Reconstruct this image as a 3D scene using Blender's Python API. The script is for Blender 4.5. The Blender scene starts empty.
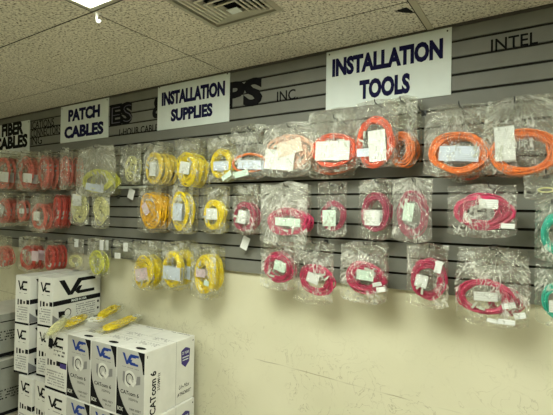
import bpy, bmesh, math, random
from mathutils import Vector, Matrix, noise
C = bpy.context.scene.collection
SC = bpy.context.scene
random.seed(7)
pi = math.pi

# ------------------------------------------------------------------ camera, light, exposure
FPX, YAW, PITCH, ROLL = 429.58, 0.56991, 0.01223, 0.01722
CAMZ = 1.536
fw = Vector((-math.sin(YAW) * math.cos(PITCH), math.cos(YAW) * math.cos(PITCH), math.sin(PITCH)))
r0 = Vector((math.cos(YAW), math.sin(YAW), 0)); u0 = r0.cross(fw)
rt = r0 * math.cos(ROLL) + u0 * math.sin(ROLL); up = u0 * math.cos(ROLL) - r0 * math.sin(ROLL)
cd = bpy.data.cameras.new('camera'); cam = bpy.data.objects.new('camera', cd); C.objects.link(cam)
cd.sensor_width = 36; cd.lens = FPX / 553 * 36; cd.clip_start = .02
M = Matrix((rt, up, -fw)).transposed().to_4x4(); M.translation = (0, 0, CAMZ)
cam.matrix_world = M
SC.camera = cam
SC.view_settings.view_transform = 'Standard'; SC.view_settings.look = 'None'
SC.view_settings.gamma = 1; SC.view_settings.use_curve_mapping = False
SC.view_settings.exposure = 0.0
SC.cycles.transparent_max_bounces = 32
SC.cycles.max_bounces = 8
w = bpy.data.worlds.new('world'); SC.world = w; w.use_nodes = True
w.node_tree.nodes['Background'].inputs[0].default_value = (.8, .85, 1, 1)
w.node_tree.nodes['Background'].inputs[1].default_value = .05
LAMP = 27.0           # strength of the fluorescent diffusers
LAMPCOL = (.95, 1.0, .86)
CEIL = CAMZ + .863    # 2.399
WY = 2.05             # face of the slatwall
WALL = 2.069          # painted wall behind it
PITCHZ = .0762
SLATBOT = CEIL - 16 * PITCHZ

def ray(x, y):
    return fw + rt * ((x - 276.5) / FPX) + up * (-(y - 207.5) / FPX)
def at(x, y, off=0.0):
    d = ray(x, y); t = (WY - off) / d.y
    return Vector((d.x * t, d.y * t, d.z * t + CAMZ))
def atz(x, y, z):
    d = ray(x, y); t = (z - CAMZ) / d.z
    return Vector((d.x * t, d.y * t, z))

# ------------------------------------------------------------------ helpers
def tag(o, label=None, cat=None, group=None, kind=None):
    if label: o['label'] = label
    if cat: o['category'] = cat
    if group: o['group'] = group
    if kind: o['kind'] = kind
    return o
def empty(name, loc=(0, 0, 0), rz=0):
    o = bpy.data.objects.new(name, None); o.empty_display_size = .05
    o.location = loc; o.rotation_euler = (0, 0, rz); C.objects.link(o); return o
class MB:
    def __init__(s): s.v = []; s.f = []; s.m = []; s.s = []
    def add(s, vs, fs, m=0, smooth=False):
        b = len(s.v); s.v += [tuple(v) for v in vs]
        for f in fs: s.f.append([b + i for i in f]); s.m.append(m); s.s.append(smooth)
    def box(s, lo, hi, m=0):
        x0, y0, z0 = lo; x1, y1, z1 = hi
        s.add([(x0, y0, z0), (x1, y0, z0), (x1, y1, z0), (x0, y1, z0), (x0, y0, z1), (x1, y0, z1), (x1, y1, z1), (x0, y1, z1)],
              [(0, 3, 2, 1), (4, 5, 6, 7), (0, 1, 5, 4), (1, 2, 6, 5), (2, 3, 7, 6), (3, 0, 4, 7)], m)
    def tube(s, pts, r, n=6, m=0, closed=False, caps=True):
        pts = [Vector(p) for p in pts]; N = len(pts); vs = []; fs = []
        prev = None
        for i, p in enumerate(pts):
            if closed: t = (pts[(i + 1) % N] - pts[i - 1])
            else: t = pts[min(i + 1, N - 1)] - pts[max(i - 1, 0)]
            if t.length < 1e-9: t = Vector((0, 0, 1))
            t.normalize()
            if prev is None:
                a = Vector((0, 1, 0)) if abs(t.y) < .9 else Vector((1, 0, 0))
                nrm = (a - t * a.dot(t)).normalized()
            else:
                nrm = (prev - t * prev.dot(t)); nrm = nrm.normalized() if nrm.length > 1e-6 else Vector((0, 1, 0))
            prev = nrm; b = t.cross(nrm)
            rr = r[i] if isinstance(r, (list, tuple)) else r
            for k in range(n):
                an = 2 * pi * k / n
                vs.append(p + (nrm * math.cos(an) + b * math.sin(an)) * rr)
        for i in range(N if closed else N - 1):
            j = (i + 1) % N
            for k in range(n):
                k2 = (k + 1) % n
                fs.append((i * n + k, i * n + k2, j * n + k2, j * n + k))
        if not closed and caps:
            fs.append(tuple(range(n))[::-1]); fs.append(tuple((N - 1) * n + k for k in range(n)))
        s.add(vs, fs, m, True)
    def build(s, name, mats, parent=None, bevel=0, loc=None):
        me = bpy.data.meshes.new(name); me.from_pydata(s.v, [], s.f)
        if not isinstance(mats, (list, tuple)): mats = [mats]
        for mt in mats: me.materials.append(mt)
        me.polygons.foreach_set('material_index', s.m); me.polygons.foreach_set('use_smooth', s.s); me.update()
        o = bpy.data.objects.new(name, me); C.objects.link(o)
        if parent: o.parent = parent
        if loc: o.location = loc
        if bevel:
            b = o.modifiers.new('bevel', 'BEVEL'); b.width = bevel; b.segments = 2; b.limit_method = 'ANGLE'; b.angle_limit = math.radians(40)
        return o
def copy_tree(o, parent=None):
    c = o.copy(); C.objects.link(c); c.parent = parent
    for ch in list(o.children): copy_tree(ch, c)
    return c

# ------------------------------------------------------------------ materials
def nt(name):
    m = bpy.data.materials.new(name); m.use_nodes = True
    t = m.node_tree; t.nodes.clear()
    o = t.nodes.new('ShaderNodeOutputMaterial'); return m, t, o
def N(t, typ, **kw):
    n = t.nodes.new('ShaderNode' + typ)
    for k, v in kw.items():
        if k.startswith('i_'): n.inputs[k[2:].replace('_', ' ')].default_value = v
        else: setattr(n, k, v)
    return n
def ramp(t, fac, stops):
    r = t.nodes.new('ShaderNodeValToRGB'); e = r.color_ramp.elements
    while len(e) < len(stops): e.new(.5)
    for i, (p, c) in enumerate(stops): e[i].position = p; e[i].color = (*c, 1) if len(c) == 3 else c
    t.links.new(fac, r.inputs[0]); return r
def simple(name, col, rough=.6, spec=.5, metal=0, var=0, scale=30, bump=0, bscale=200):
    m, t, o = nt(name); b = N(t, 'BsdfPrincipled'); t.links.new(b.outputs[0], o.inputs[0])
    b.inputs['Base Color'].default_value = (*col, 1); b.inputs['Roughness'].default_value = rough
    b.inputs['Metallic'].default_value = metal; b.inputs['Specular IOR Level'].default_value = spec
    tc = N(t, 'TexCoord')
    if var:
        nz = N(t, 'TexNoise'); nz.inputs['Scale'].default_value = scale; nz.inputs['Detail'].default_value = 4
        t.links.new(tc.outputs['Object'], nz.inputs['Vector'])
        r = ramp(t, nz.outputs[0], [(.3, tuple(c * (1 - var) for c in col)), (.7, tuple(min(1, c * (1 + var)) for c in col))])
        t.links.new(r.outputs[0], b.inputs['Base Color'])
    if bump:
        nb = N(t, 'TexNoise'); nb.inputs['Scale'].default_value = bscale; nb.inputs['Detail'].default_value = 3
        t.links.new(tc.outputs['Object'], nb.inputs['Vector'])
        bp = N(t, 'Bump'); bp.inputs['Strength'].default_value = bump; bp.inputs['Distance'].default_value = .002
        t.links.new(nb.outputs[0], bp.inputs['Height']); t.links.new(bp.outputs[0], b.inputs['Normal'])
    return m
MT = {}
MT['slat'] = simple('slatwall_laminate', (.172, .174, .150), .55, .3, var=.07, scale=9, bump=.05)
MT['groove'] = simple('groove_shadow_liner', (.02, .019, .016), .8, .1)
MT['white'] = simple('white_board', (.66, .72, .69), .55, .3, var=.03, scale=12)
MT['navy'] = simple('navy_vinyl', (.008, .008, .045), .8, .12)
MT['black'] = simple('black_ink', (.007, .007, .008), .8, .1)
MT['letter_grey'] = simple('grey_violet_letter', (.085, .08, .105), .5)
MT['carton'] = simple('white_carton', (.66, .66, .615), .65, .3, var=.04, scale=14, bump=.06, bscale=60)
MT['panelgrey'] = simple('light_grey_print', (.44, .44, .41), .5, .4, var=.03, scale=14)
MT['cartongrey'] = simple('grey_carton', (.33, .34, .30), .75, .2, var=.12, scale=10, bump=.08, bscale=60)
MT['cartontop'] = simple('pale_carton', (.58, .57, .5), .7, .2, var=.05, scale=12)
MT['inkgrey'] = simple('grey_ink', (.2, .2, .2), .6)
MT['blue'] = simple('blue_ink', (.01, .04, .24), .6, .2)
MT['lightblue'] = simple('light_blue_ink', (.18, .38, .68), .5)
MT['purple'] = simple('purple_tape', (.03, .015, .16), .45)
MT['silver'] = simple('silver_print', (.62, .63, .58), .5)
MT['peg'] = simple('black_wire', (.02, .02, .02), .35, .5)
MT['vent'] = simple('painted_vent_metal', (.36, .35, .27), .45, .5)
MT['ventlight'] = simple('pale_vent_blades', (.55, .54, .44), .45, .5)
MT['dark'] = simple('duct_dark', (.012, .012, .012), .9, .1)
MT['trimc'] = simple('painted_tbar', (.42, .395, .29), .5, .4)
MT['floor'] = simple('vinyl_floor', (.45, .41, .32), .4, .5, var=.15, scale=3)
MT['plainwall'] = simple('cream_paint_far', (.6, .57, .42), .7, .3)
MT['plug'] = simple('white_plastic', (.75, .75, .68), .35)

def cable_mat(name, col, var=.25):
    m = simple(name, col, .32, .5, var=var, scale=60)
    return m
CAB = {'orange': (.95, .21, .035), 'redorange': (.82, .11, .04), 'brownred': (.62, .14, .06), 'peach': (.84, .50, .36),
       'yellow': (.92, .66, .01), 'amber': (.88, .47, .01), 'pale': (.72, .70, .34), 'lime': (.66, .66, .09), 'red': (.60, .085, .06),
       'pinkred': (.70, .21, .16), 'magenta': (.50, .03, .10), 'rose': (.38, .055, .105), 'teal': (.02, .46, .34), 'dullyellow': (.78, .60, .08)}
CM = {k: cable_mat('cable_jacket_' + k, v) for k, v in CAB.items()}
CONN = simple('clear_connector', (.55, .57, .5), .2, .6)

# speckled ceiling tile
def ceiling_mat():
    m, t, o = nt('speckled_ceiling_tile'); b = N(t, 'BsdfPrincipled'); t.links.new(b.outputs[0], o.inputs[0])
    b.inputs['Roughness'].default_value = .9; b.inputs['Specular IOR Level'].default_value = .1
    tc = N(t, 'TexCoord')
    n1 = N(t, 'TexNoise'); n1.inputs['Scale'].default_value = 88; n1.inputs['Detail'].default_value = 3; n1.inputs['Roughness'].default_value = .7
    n2 = N(t, 'TexNoise'); n2.inputs['Scale'].default_value = 3
    for n in (n1, n2): t.links.new(tc.outputs['Object'], n.inputs['Vector'])
    r1 = ramp(t, n1.outputs[0], [(.38, (.15, .14, .115)), (.455, (.60, .575, .485)), (.62, (.79, .76, .65))])
    mx = N(t, 'MixRGB', blend_type='MULTIPLY'); mx.inputs[0].default_value = .6
    r2 = ramp(t, n2.outputs[0], [(.3, (.85, .85, .82)), (.7, (1, 1, 1))])
    t.links.new(r1.outputs[0], mx.inputs[1]); t.links.new(r2.outputs[0], mx.inputs[2])
    t.links.new(mx.outputs[0], b.inputs['Base Color'])
    bp = N(t, 'Bump'); bp.inputs['Strength'].default_value = .35; bp.inputs['Distance'].default_value = .003
    t.links.new(n1.outputs[0], bp.inputs['Height']); t.links.new(bp.outputs[0], b.inputs['Normal'])
    return m
MT['ceil'] = ceiling_mat()

# cream painted wall with scuffs and hairline cracks
def wall_mat():
    m, t, o = nt('cream_painted_wall'); b = N(t, 'BsdfPrincipled'); t.links.new(b.outputs[0], o.inputs[0])
    b.inputs['Roughness'].default_value = .6; b.inputs['Specular IOR Level'].default_value = .3
    tc = N(t, 'TexCoord')
    mp = N(t, 'Mapping'); t.links.new(tc.outputs['Object'], mp.inputs[0])
    n2 = N(t, 'TexNoise'); n2.inputs['Scale'].default_value = 2.2; n2.inputs['Detail'].default_value = 5
    t.links.new(mp.outputs[0], n2.inputs['Vector'])
    base = ramp(t, n2.outputs[0], [(.3, (.60, .58, .42)), (.7, (.68, .655, .49))])
    # scuffs: thin bands of a distorted noise, only in patches and low on the wall
    n3 = N(t, 'TexNoise'); n3.inputs['Scale'].default_value = 9; n3.inputs['Detail'].default_value = 6; n3.inputs['Distortion'].default_value = 1.5
    t.links.new(mp.outputs[0], n3.inputs['Vector'])
    cr = ramp(t, n3.outputs[0], [(.488, (0, 0, 0)), (.5, (1, 1, 1)), (.512, (0, 0, 0))])
    n4 = N(t, 'TexNoise'); n4.inputs['Scale'].default_value = 5; n4.inputs['Detail'].default_value = 2
    t.links.new(mp.outputs[0], n4.inputs['Vector'])
    pr = ramp(t, n4.outputs[0], [(.42, (0, 0, 0)), (.56, (1, 1, 1))])
    sx = N(t, 'SeparateXYZ'); t.links.new(mp.outputs[0], sx.inputs[0])
    lo = N(t, 'MapRange'); lo.inputs['From Min'].default_value = 1.0; lo.inputs['From Max'].default_value = .68
    t.links.new(sx.outputs['Z'], lo.inputs['Value'])
    def mul(a, bb):
        q = N(t, 'Math', operation='MULTIPLY'); t.links.new(a, q.inputs[0])
        if isinstance(bb, float): q.inputs[1].default_value = bb
        else: t.links.new(bb, q.inputs[1])
        return q.outputs[0]
    crack = mul(mul(cr.outputs[0], pr.outputs[0]), lo.outputs[0])
    # long horizontal hairline joint near z = .67
    wv = N(t, 'TexNoise'); wv.inputs['Scale'].default_value = 6; t.links.new(mp.outputs[0], wv.inputs['Vector'])
    a1 = N(t, 'Math', operation='MULTIPLY_ADD'); t.links.new(wv.outputs[0], a1.inputs[0]); a1.inputs[1].default_value = .012
    t.links.new(sx.outputs['Z'], a1.inputs[2])
    a2 = N(t, 'Math', operation='MULTIPLY_ADD'); t.links.new(sx.outputs['X'], a2.inputs[0]); a2.inputs[1].default_value = .02; t.links.new(a1.outputs[0], a2.inputs[2])
    c1 = N(t, 'Math', operation='COMPARE'); t.links.new(a2.outputs[0], c1.inputs[0]); c1.inputs[1].default_value = .656; c1.inputs[2].default_value = .0026
    n5 = N(t, 'TexNoise'); n5.inputs['Scale'].default_value = 3.1; t.links.new(mp.outputs[0], n5.inputs['Vector'])
    g5 = ramp(t, n5.outputs[0], [(.45, (0, 0, 0)), (.55, (1, 1, 1))])
    joint = mul(c1.outputs[0], g5.outputs[0])
    mxx = N(t, 'Math', operation='MAXIMUM'); t.links.new(mul(crack, .6), mxx.inputs[0]); t.links.new(mul(joint, .6), mxx.inputs[1])
    mx = N(t, 'MixRGB'); t.links.new(mxx.outputs[0], mx.inputs[0]); t.links.new(base.outputs[0], mx.inputs[1]); mx.inputs[2].default_value = (.26, .22, .13, 1)
    t.links.new(mx.outputs[0], b.inputs['Base Color'])
    nb = N(t, 'TexNoise'); nb.inputs['Scale'].default_value = 70; nb.inputs['Detail'].default_value = 4
    t.links.new(mp.outputs[0], nb.inputs['Vector'])
    bp = N(t, 'Bump'); bp.inputs['Strength'].default_value = .12; bp.inputs['Distance'].default_value = .003
    t.links.new(nb.outputs[0], bp.inputs['Height']); t.links.new(bp.outputs[0], b.inputs['Normal'])
    return m
MT['wall'] = wall_mat()

# crinkled clear polythene
def plastic_mat(name, milk, glint, fan=0):
    m, t, o = nt(name)
    tc = N(t, 'TexCoord'); oi = N(t, 'ObjectInfo')
    sc = N(t, 'VectorMath', operation='SCALE'); sc.inputs[0].default_value = (7, 3, 5); t.links.new(oi.outputs['Random'], sc.inputs['Scale'])
    def noise_(scale, vec=(1, 1, 1), det=3, dist=1.0):
        ml = N(t, 'VectorMath', operation='MULTIPLY'); t.links.new(tc.outputs['Object'], ml.inputs[0]); ml.inputs[1].default_value = vec
        ad = N(t, 'VectorMath', operation='ADD'); t.links.new(ml.outputs[0], ad.inputs[0]); t.links.new(sc.outputs[0], ad.inputs[1])
        v = N(t, 'TexNoise'); v.inputs['Scale'].default_value = scale; v.inputs['Detail'].default_value = det; v.inputs['Distortion'].default_value = dist
        t.links.new(ad.outputs[0], v.inputs['Vector']); return v.outputs[0]
    nA = noise_(30, det=4); 
    sp = N(t, 'SeparateXYZ'); t.links.new(tc.outputs['Object'], sp.inputs[0])
    zz = N(t, 'Math', operation='SUBTRACT'); zz.inputs[0].default_value = .004; t.links.new(sp.outputs['Z'], zz.inputs[1])
    at2 = N(t, 'Math', operation='ARCTAN2'); t.links.new(sp.outputs['X'], at2.inputs[0]); t.links.new(zz.outputs[0], at2.inputs[1])
    cb_ = N(t, 'CombineXYZ'); t.links.new(at2.outputs[0], cb_.inputs[0]); t.links.new(zz.outputs[0], cb_.inputs[2])
    m6 = N(t, 'VectorMath', operation='MULTIPLY'); t.links.new(cb_.outputs[0], m6.inputs[0]); m6.inputs[1].default_value = (11 if fan else 5.5, 0, 5 if fan else 9)
    a6 = N(t, 'VectorMath', operation='ADD'); t.links.new(m6.outputs[0], a6.inputs[0]); t.links.new(sc.outputs[0], a6.inputs[1])
    v6 = N(t, 'TexNoise'); v6.inputs['Scale'].default_value = 1.6; v6.inputs['Detail'].default_value = 2.5; v6.inputs['Distortion'].default_value = .3
    t.links.new(a6.outputs[0], v6.inputs['Vector']); nB = v6.outputs[0]
    nC = noise_(11, (1, 1, 1), 2, 0)
    bs = N(t, 'Math', operation='ADD'); t.links.new(nA, bs.inputs[0]); t.links.new(nB, bs.inputs[1])
    bp = N(t, 'Bump'); bp.inputs['Strength'].default_value = 1.0; bp.inputs['Distance'].default_value = .012
    t.links.new(bs.outputs[0], bp.inputs['Height'])
    tr = N(t, 'BsdfTransparent'); tr.inputs[0].default_value = (.985, .99, .975, 1)
    gl = N(t, 'BsdfGlossy'); gl.inputs['Roughness'].default_value = .10; gl.inputs[0].default_value = (1, 1, .95, 1)
    t.links.new(bp.outputs[0], gl.inputs['Normal'])
    fr = N(t, 'Fresnel'); fr.inputs['IOR'].default_value = 1.45; t.links.new(bp.outputs[0], fr.inputs['Normal'])
    mr = N(t, 'MapRange'); mr.inputs['From Min'].default_value = .03; mr.inputs['From Max'].default_value = 1; mr.inputs['To Min'].default_value = .035; mr.inputs['To Max'].default_value = .35
    t.links.new(fr.outputs[0], mr.inputs['Value'])
    m1 = N(t, 'MixShader'); t.links.new(mr.outputs[0], m1.inputs[0]); t.links.new(tr.outputs[0], m1.inputs[1]); t.links.new(gl.outputs[0], m1.inputs[2])
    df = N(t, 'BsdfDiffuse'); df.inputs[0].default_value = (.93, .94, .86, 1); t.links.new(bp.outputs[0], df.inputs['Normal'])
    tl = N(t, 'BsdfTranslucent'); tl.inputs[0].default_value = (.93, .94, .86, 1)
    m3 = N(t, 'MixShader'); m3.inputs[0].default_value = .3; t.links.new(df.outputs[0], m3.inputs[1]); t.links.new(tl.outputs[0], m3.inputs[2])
    # glints painted white on the folds: thin lines where the two crinkle patterns cross their mean, in patches
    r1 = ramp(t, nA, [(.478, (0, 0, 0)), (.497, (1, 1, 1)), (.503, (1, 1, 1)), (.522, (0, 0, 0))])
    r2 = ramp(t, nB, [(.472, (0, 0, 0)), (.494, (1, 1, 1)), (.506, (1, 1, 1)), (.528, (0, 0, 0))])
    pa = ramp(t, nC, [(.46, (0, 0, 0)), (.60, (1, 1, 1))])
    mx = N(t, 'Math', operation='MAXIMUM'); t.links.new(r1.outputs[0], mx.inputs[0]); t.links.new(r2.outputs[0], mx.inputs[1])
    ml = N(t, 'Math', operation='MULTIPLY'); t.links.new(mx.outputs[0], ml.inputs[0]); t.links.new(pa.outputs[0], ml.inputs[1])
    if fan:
        # painted glints on the folds drawn together at the hang hole, dying out lower down
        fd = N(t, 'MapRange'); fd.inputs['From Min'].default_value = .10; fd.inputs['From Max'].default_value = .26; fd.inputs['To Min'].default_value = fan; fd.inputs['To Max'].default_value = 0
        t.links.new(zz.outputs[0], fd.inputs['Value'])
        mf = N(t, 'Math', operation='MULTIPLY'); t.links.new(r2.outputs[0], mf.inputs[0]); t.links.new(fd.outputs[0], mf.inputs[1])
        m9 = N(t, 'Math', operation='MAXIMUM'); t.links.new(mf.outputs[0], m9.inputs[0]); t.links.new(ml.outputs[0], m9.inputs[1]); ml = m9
    fa = N(t, 'Math', operation='MULTIPLY_ADD'); t.links.new(ml.outputs[0], fa.inputs[0]); fa.inputs[1].default_value = glint; fa.inputs[2].default_value = milk
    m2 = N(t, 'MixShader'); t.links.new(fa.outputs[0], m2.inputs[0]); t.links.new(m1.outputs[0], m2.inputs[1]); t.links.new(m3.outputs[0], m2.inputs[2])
    t.links.new(m2.outputs[0], o.inputs[0])
    return m
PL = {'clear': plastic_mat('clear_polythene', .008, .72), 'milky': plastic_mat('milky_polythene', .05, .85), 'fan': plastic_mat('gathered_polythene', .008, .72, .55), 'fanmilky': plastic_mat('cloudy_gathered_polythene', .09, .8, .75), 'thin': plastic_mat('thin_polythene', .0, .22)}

# printed paper label: white with faint rows of grey print
def paper_mat(name, base, rows=230):
    m, t, o = nt(name); b = N(t, 'BsdfPrincipled'); t.links.new(b.outputs[0], o.inputs[0]); b.inputs['Roughness'].default_value = .5
    tc = N(t, 'TexCoord'); sx = N(t, 'SeparateXYZ'); t.links.new(tc.outputs['Object'], sx.inputs[0])
    mu = N(t, 'Math', operation='MULTIPLY'); t.links.new(sx.outputs['Z'], mu.inputs[0]); mu.inputs[1].default_value = rows * 2 * pi / 2
    si = N(t, 'Math', operation='SINE'); t.links.new(mu.outputs[0], si.inputs[0])
    nz = N(t, 'TexNoise'); nz.inputs['Scale'].default_value = 160; t.links.new(tc.outputs['Object'], nz.inputs['Vector'])
    a = N(t, 'Math', operation='ADD'); t.links.new(si.outputs[0], a.inputs[0]); t.links.new(nz.outputs[0], a.inputs[1])
    r = ramp(t, a.outputs[0], [(.75, base), (1.0, tuple(c * .84 for c in base))])
    t.links.new(r.outputs[0], b.inputs['Base Color']); return m
PAP = {'cream': paper_mat('cream_label', (.74, .62, .50)), 'white': paper_mat('printed_label', (.74, .76, .74)), 'blue': paper_mat('bluish_label', (.60, .66, .76)),
       'pink': paper_mat('pinkish_label', (.66, .52, .56)), 'mint': paper_mat('pale_green_label', (.62, .76, .66))}

# ------------------------------------------------------------------ text and face art
def text_mesh(txt, w_, h_, bold=0, spacing=1.0, fit=True):
    cu = bpy.data.curves.new('t', 'FONT'); cu.body = txt; cu.size = 1; cu.offset = bold; cu.space_character = spacing
    cu.resolution_u = 3; cu.align_x = 'CENTER'
    ob = bpy.data.objects.new('t', cu); C.objects.link(ob)
    dg = bpy.context.evaluated_depsgraph_get(); me = bpy.data.meshes.new_from_object(ob.evaluated_get(dg))
    vs = [v.co.copy() for v in me.vertices]; fs = [tuple(p.vertices) for p in me.polygons]
    bpy.data.objects.remove(ob); bpy.data.curves.remove(cu); bpy.data.meshes.remove(me)
    x0 = min(v.x for v in vs); x1 = max(v.x for v in vs); y0 = min(v.y for v in vs); y1 = max(v.y for v in vs)
    sx = w_ / (x1 - x0); sy = h_ / (y1 - y0)
    return [((v.x - x0) * sx, (v.y - y0) * sy) for v in vs], fs
class Face:
    """printing area: origin (lower left), u and v directions, outward normal"""
    def __init__(s, mb, o, u, v, lift=.0007):
        s.mb = mb; s.o = Vector(o); s.u = Vector(u); s.v = Vector(v); s.n = s.u.cross(s.v).normalized(); s.lift = lift
    def p(s, a, b, l=0): return s.o + s.u * a + s.v * b + s.n * (s.lift + l)
    def poly(s, pts, m, l=0): s.mb.add([s.p(a, b, l) for a, b in pts], [tuple(range(len(pts)))], m)
    def rect(s, a0, b0, a1, b1, m, l=0): s.poly([(a0, b0), (a1, b0), (a1, b1), (a0, b1)], m, l)
    def text(s, txt, a, b, w_, h_, m, bold=0, vert=False, l=0, shear=0):
        vs, fs = text_mesh(txt, w_, h_, bold)
        if vert: P = [s.p(a - y, b + x, l) for x, y in vs]
        else: P = [s.p(a + x + y * shear, b + y, l) for x, y in vs]
        s.mb.add(P, fs, m)
    def logo(s, a, b, w_, h_, m, l=0):
        for poly in ([(0, 1), (.14, 1), (.36, 0), (.24, 0)], [(.24, 0), (.36, 0), (.60, .78), (1, .78), (1, 1), (.50, 1)],
                     [(.52, .5), (.62, .5), (.55, .2), (.97, .2), (.97, 0), (.50, 0), (.42, .2)]):
            s.poly([(a + x * w_, b + y * h_) for x, y in poly], m, l)
            l += .0001
    def disc(s, a, b, ra, rb, m, n=20, l=0):
        s.poly([(a + ra * math.cos(2 * pi * k / n), b + rb * math.sin(2 * pi * k / n)) for k in range(n)], m, l)
    def ring(s, a, b, ra, rb, wd, m, a0=0, a1=2 * pi, n=20, l=0):
        for k in range(n):
            t0 = a0 + (a1 - a0) * k / n; t1 = a0 + (a1 - a0) * (k + 1) / n
            s.poly([(a + ra * math.cos(t0), b + rb * math.sin(t0)), (a + ra * math.cos(t1), b + rb * math.sin(t1)),
                    (a + (ra - wd) * math.cos(t1), b + (rb - wd) * math.sin(t1)), (a + (ra - wd) * math.cos(t0), b + (rb - wd) * math.sin(t0))][::-1], m, l)
    def scribble(s, a0, b0, a1, b1, rows, m, seed=1, fill=.75):
        rd = random.Random(seed); hh = (b1 - b0) / rows
        for k in range(rows):
            x = a0
            while x < a1:
                ww = rd.uniform(.004, .012)
                if rd.random() < fill: s.rect(x, b0 + k * hh + hh * .25, min(x + ww, a1), b0 + k * hh + hh * .75, m)
                x += ww + .003

# ================================================================== STRUCTURE
RX0, RX1, RY0 = -5.2, 3.2, -3.2
def struct(name, mb, mat): return tag(mb.build(name, mat), kind='structure')
b = MB(); b.box((RX0 - .1, RY0 - .1, -.1), (RX1 + .1, WALL + .1, 0)); struct('floor', b, MT['floor'])
b = MB(); b.box((RX0 - .1, WALL, 0), (RX1 + .1, WALL + .1, CEIL + .25)); struct('wall_back', b, MT['wall'])
b = MB(); b.box((RX0 - .1, RY0 - .1, 0), (RX1 + .1, RY0, CEIL + .25)); struct('wall_front', b, MT['plainwall'])
b = MB(); b.box((RX0 - .1, RY0, 0), (RX0, WALL, CEIL + .25)); struct('wall_left', b, MT['plainwall'])
b = MB(); b.box((RX1, RY0, 0), (RX1 + .1, WALL, CEIL + .25)); struct('wall_right', b, MT['plainwall'])
b = MB(); b.box((RX0, WALL - .012, 0), (RX1, WALL - .0005, .1)); struct('baseboard_back', b, simple('vinyl_base', (.06, .055, .05), .5))

# ceiling: mineral tiles 1.22 x .61 with narrow joints, dark plenum sheet above
TX0, TY0, TW, TD = -1.70, 1.735, 1.205, .605
lamps = [(0, -2), (2, -2), (-2, -5)]     # tile cells (i, j), all but the first unseen, added for light: j = -2 spans y TY0-2*TD .. TY0-TD
VX0, VX1, VY0, VY1 = -1.335, -.968, 1.17, 1.537
cb = MB()
def tile(x0, x1, y0, y1):
    g = .004
    if x1 - x0 < .02 or y1 - y0 < .02: return
    cb.box((x0 + g, y0 + g, CEIL), (x1 - g, y1 - g, CEIL + .015))
for i in range(-4, 5):
    for j in range(-9, 2):
        x0 = TX0 + i * TW; x1 = x0 + TW; y0 = TY0 + (j - 0) * TD; y1 = y0 + TD
        x0 = max(x0, RX0); x1 = min(x1, RX1); y0 = max(y0, RY0); y1 = min(y1, WALL - .006)
        if x1 <= x0 or y1 <= y0 or (i, j) in lamps: continue
        if i == 0 and j == -1:   # tile with the air vent cut in
            g = .0035
            for q in ((x0 + g, y0 + g, VX0, y1 - g), (VX1, y0 + g, x1 - g, y1 - g), (VX0, y0 + g, VX1, VY0), (VX0, VY1, VX1, y1 - g)):
                cb.box((q[0], q[1], CEIL), (q[2], q[3], CEIL + .015))
            continue
        tile(x0, x1, y0, y1)
cb.box((RX0, RY0, CEIL + .22), (RX1, WALL, CEIL + .24), 1)
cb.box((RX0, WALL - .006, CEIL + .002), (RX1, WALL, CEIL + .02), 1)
# joints backed by dark strips so the gaps read as lines
for i in range(-3, 5):
    x = TX0 + i * TW
    cb.box((x - .006, RY0, CEIL + .0015), (x + .006, WALL, CEIL + .02), 1)
for j in range(-8, 2):
    y = TY0 + j * TD
    cb.box((RX0, y - .006, CEIL + .0017), (RX1, y + .006, CEIL + .0202), 1)
struct('ceiling', cb, [MT['ceil'], MT['dark']])
b = MB(); xx = TX0 + TW
b.box((xx + .003, 0.52, CEIL - .004), (xx + .03, WALL, CEIL + .001)); struct('trim_1', b, MT['trimc'])
b = MB(); b.box((RX0, WALL - .03, CEIL - .010), (RX1, WALL, CEIL - .0005)); struct('trim_2', b, simple('shadowed_wall_angle', (.06, .055, .045), .6))  # wall angle, coloured dark for the trim shadow under the ceiling

# recessed fluorescent fixtures
def emis():
    m, t, o = nt('fluorescent_diffuser'); e = N(t, 'Emission'); e.inputs[0].default_value = (*LAMPCOL, 1); e.inputs[1].default_value = LAMP
    t.links.new(e.outputs[0], o.inputs[0]); return m
EM = emis()
LBL = ['recessed fluorescent ceiling light cut off by the top edge, left of the air vent'] 
for n, (i, j) in enumerate(lamps):
    x0 = TX0 + i * TW; x1 = x0 + TW; y0 = TY0 + j * TD; y1 = y0 + TD
    L = empty('ceiling_light', ((x0 + x1) / 2, (y0 + y1) / 2, CEIL))
    tag(L, LBL[0] if n == 0 else ('', 'unseen recessed ceiling light added to brighten the right side, beyond the broken ceiling tile', 'unseen recessed ceiling light added for even lighting, back over the left aisle')[n], 'ceiling light', 'recessed ceiling lights')
    hx = TW / 2 - .004; hy = TD / 2 - .004
    f = MB()
    for lo, hi in (((-hx, -hy, 0), (hx, -hy + .022, .05)), ((-hx, hy - .022, 0), (hx, hy, .05)), ((-hx, -hy + .022, 0), (-hx + .022, hy - .022, .05)), ((hx - .022, -hy + .022, 0), (hx, hy - .022, .05))):
        f.box(lo, hi)
    f.build('frame', MT['vent'], L)
    d = MB(); d.box((-hx + .022, -hy + .022, .006), (hx - .022, hy - .022, .012)); d.build('diffuser', EM, L)

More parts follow.
